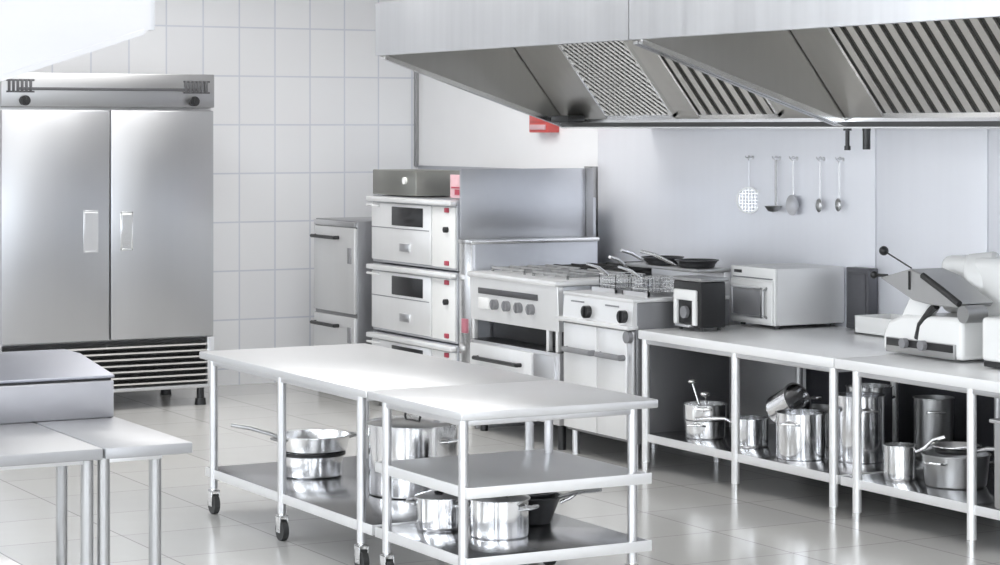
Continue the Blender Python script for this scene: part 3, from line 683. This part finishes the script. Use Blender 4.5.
# food slicer: white cast body, blade guard disc, sloping hopper on an arm
def slicer():
    t = thing('food_slicer', 'white and steel food slicer with sloping hopper and two black knobs', 'slicer', (7.15, 8.50, CT))
    # local y 0..0.6 (far is larger)
    MB().prism([(0.60, 0.012), (0.60, 0.10), (0.56, 0.165), (0.44, 0.20), (0.0, 0.215), (0.0, 0.012)], 'x', 0.0, 0.42).obj('base', 'enamel', t, bevel=0.02)
    B(-0.012, 0.004, 0.04, 0.56, 0.012, 0.085, 0.004).obj('recess_plate', 'dim', t)
    B(-0.016, -0.010, 0.05, 0.55, 0.045, 0.082, 0.002).obj('recess', 'black', t)
    for y in (0.26, 0.40): MB().cyl((-0.012, y, 0.065), (-0.04, y, 0.065), 0.025, 18).obj('knob', 'grey', t)
    # arm from the base to the hopper
    MB().prism([(0.56, 0.10), (0.43, 0.08), (0.24, 0.29), (0.30, 0.34), (0.40, 0.33)], 'x', 0.03, 0.11).obj('arm', 'enamel', t, bevel=0.012)
    MB().tube([(0.01, 0.34, 0.09), (0.01, 0.32, 0.16), (0.01, 0.24, 0.235), (0.01, 0.20, 0.26)], [0.018, 0.016, 0.018, 0.02]).obj('lever', 'iron', t)
    # hopper trough, tilted
    hp = MB().prism([(0.585, 0.375), (0.35, 0.43), (0.22, 0.40), (-0.02, 0.285), (0.0, 0.265), (0.20, 0.265), (0.33, 0.28)], 'x', -0.03, 0.18).obj('hopper', 'cabside2', t, bevel=0.006)
    MB().tube([(-0.04, 0.24, 0.405), (-0.04, 0.10, 0.345), (-0.04, -0.03, 0.285)], 0.016).obj('hopper_rail', 'iron', hp)
    B(-0.035, -0.028, 0.345, 0.357, 0.33, 0.42).obj('hopper_rib', 'iron', hp)
    MB().tube([(0.0, 0.56, 0.385), (-0.02, 0.62, 0.385)], 0.008).ball((-0.025, 0.635, 0.386), 0.020).obj('lower_knob', 'black', t)
    MB().tube([(0.02, 0.40, 0.43), (0.02, 0.60, 0.50)], 0.004).ball((0.02, 0.615, 0.505), 0.024).obj('upper_knob', 'black', t)
    # motor housing / blade guard
    mb = MB().cyl((0.30, 0.30, 0.34), (0.40, 0.18, 0.36), 0.155, 40); mb.obj('blade_guard', 'enamel', t, bevel=0.02)
    B(0.24, 0.46, -0.08, 0.47, 0.20, 0.485, 0.05, seg=4).obj('motor_housing', 'enamel', t)
    MB().cyl((-0.02, -0.03, 0.235), (0.10, -0.03, 0.235), 0.042, 20).obj('shaft_cap', 'dim', t)
slicer()
def mixer():
    t = thing('dough_sheeter', 'white boxy food machine with dark base line, cut off by the right edge', 'machine', (7.12, 7.55, CT))
    B(0.0, 0.50, 0.0, 0.78, 0.03, 0.235, 0.02, seg=3).obj('case', 'enamel', t)
    B(0.01, 0.49, 0.01, 0.77, 0.005, 0.032).obj('base', 'black', t)
    MB().prism([(0.70, 0.235), (0.60, 0.40), (0.40, 0.47), (0.0, 0.47), (0.0, 0.235)], 'x', 0.22, 0.48).obj('housing', 'enamel', t, bevel=0.03)
    MB().cyl((0.05, 0.62, 0.225), (0.05, 0.30, 0.225), 0.055, 24).obj('roller', 'dim', t)
    for xx in (0.05, 0.45):
        for yy in (0.06, 0.72): MB().cyl((xx, yy, 0), (xx, yy, 0.01), 0.02, 10).obj('foot', 'rubber', t)
mixer()

# ------------------------------------------------------------------ wall things
rb = thing('fire_box', 'red box on the white wall under the left end of the hood', 'box', (7.86, 13.66, 1.865))
B(0.0, 0.09, 0.0, 0.27, 0.0, 0.15, 0.008).obj('case', 'redbox', rb)
B(-0.012, 0.002, 0.03, 0.24, 0.02, 0.055, 0.004).obj('flap', 'palepink', rb)
B(-0.012, 0.002, 0.03, 0.24, 0.075, 0.13, 0.004).obj('front_plate', 'redbox', rb)

def hang(kind, label, y, ztop, zbot, r):
    x = WX-0.045
    t = thing(kind, label, kind.replace('_', ' '), (x, y, ztop), group='utensils on the wall')
    L = ztop-zbot
    MB().tube([(0.028, 0, 0.0), (0.0, 0, 0.012), (-0.012, 0, -0.004), (0.0, 0, -0.016)], 0.004, 6).obj('hook_eye', 'steel', t)
    if kind == 'strainer':
        t.rotation_euler.z = 0.6
        MB().tube([(0, 0, -0.01), (0, 0, -(L-2*r))], 0.004).obj('handle', 'clad', t)
        cz = -(L-r)
        mt = Matrix.Translation((0, 0, cz)) @ Matrix.Rotation(-PI/2, 4, 'Y')
        MB().lathe([(r-0.010, -0.004), (r, -0.004), (r, 0.006), (r-0.010, 0.006), (r-0.010, -0.004)], 32, mt).obj('ring', 'enamel', t)
        mb = MB()
        for k in range(-3, 4):
            u = k*r/4; v = math.sqrt(r*r*0.9-u*u)
            mb.tube([(0, u, cz-v), (0, u, cz+v)], 0.0025, 4); mb.tube([(0, -v, cz+u), (0, v, cz+u)], 0.0025, 4)
        mb.obj('mesh', 'steel', t)
    elif kind == 'ladle':
        MB().tube([(0, 0, -0.01), (0, 0, -(L-r*0.75))], 0.007).obj('handle', 'dim', t)
        mt = Matrix.Translation((-0.02, 0, -(L-r*0.7)))
        MB().lathe([(0, -r*0.75), (r*0.6, -r*0.6), (r*0.95, -r*0.15), (r, 0.0), (r-0.004, 0.0), (r*0.55, -r*0.5), (0, -r*0.66)], 24, mt).obj('bowl', 'dim', t)
    elif kind == 'skimmer':
        MB().tube([(0, 0, -0.01), (0, 0, -(L-2*r))], 0.005).obj('handle', 'steel', t)
        mt = Matrix.Translation((0, 0, -(L-r))) @ Matrix.Rotation(-PI/2, 4, 'Y')
        MB().lathe([(0, -0.004), (r*0.3, -0.004), (r*0.45, -0.004), (r*0.7, -0.002), (r, 0.004), (r, 0.008), (r*0.6, 0.003), (0, 0.0)], 28, mt).obj('disc', 'skim', t)
    else:
        MB().tube([(0, 0, -0.01), (0, 0, -(L-2*r))], 0.0045).obj('handle', 'steel', t)
        MB().ball((-0.008, 0, -(L-r)), r, (0.35, 0.75, 1.1)).obj('blade', 'dim', t)
    pk = thing('wall_hook', 'small steel wall hook holding the '+label.split(',')[0], 'hook', (WX-0.015, y, ztop), group='wall hooks')
    MB().tube([(0, 0, 0), (-0.050, 0, 0), (-0.056, 0, 0.012)], 0.004, 6).cyl((0, 0, 0), (-0.004, 0, 0), 0.012, 12).obj('hook', 'steel', pk)
hang('strainer', 'round pale wire strainer, leftmost on the wall', 11.336, 1.72, 1.385, 0.080)
hang('ladle', 'long dark-handled ladle, second from left on the wall', 11.06, 1.72, 1.405, 0.050)
hang('skimmer', 'round perforated skimmer, right of the long ladle', 10.89, 1.72, 1.39, 0.060)
hang('spatula', 'oval turner, left of the wall pair at the right', 10.63, 1.72, 1.42, 0.036)
hang('spoon', 'oval spoon, rightmost on the wall', 10.45, 1.72, 1.43, 0.034)

# ------------------------------------------------------------------ window frame behind the camera (unseen, added round its fill light)
wf = MB()
for k in range(4):
    x = -0.2+k*1.6; wf.box(x-0.03, x+0.03, RY, RY+0.05, 0.75, 2.75)
wf.box(-0.2, 4.6, RY, RY+0.05, 0.75, 0.81).box(-0.2, 4.6, RY, RY+0.05, 2.69, 2.75)
struct('added_window_frame', wf, 'white')
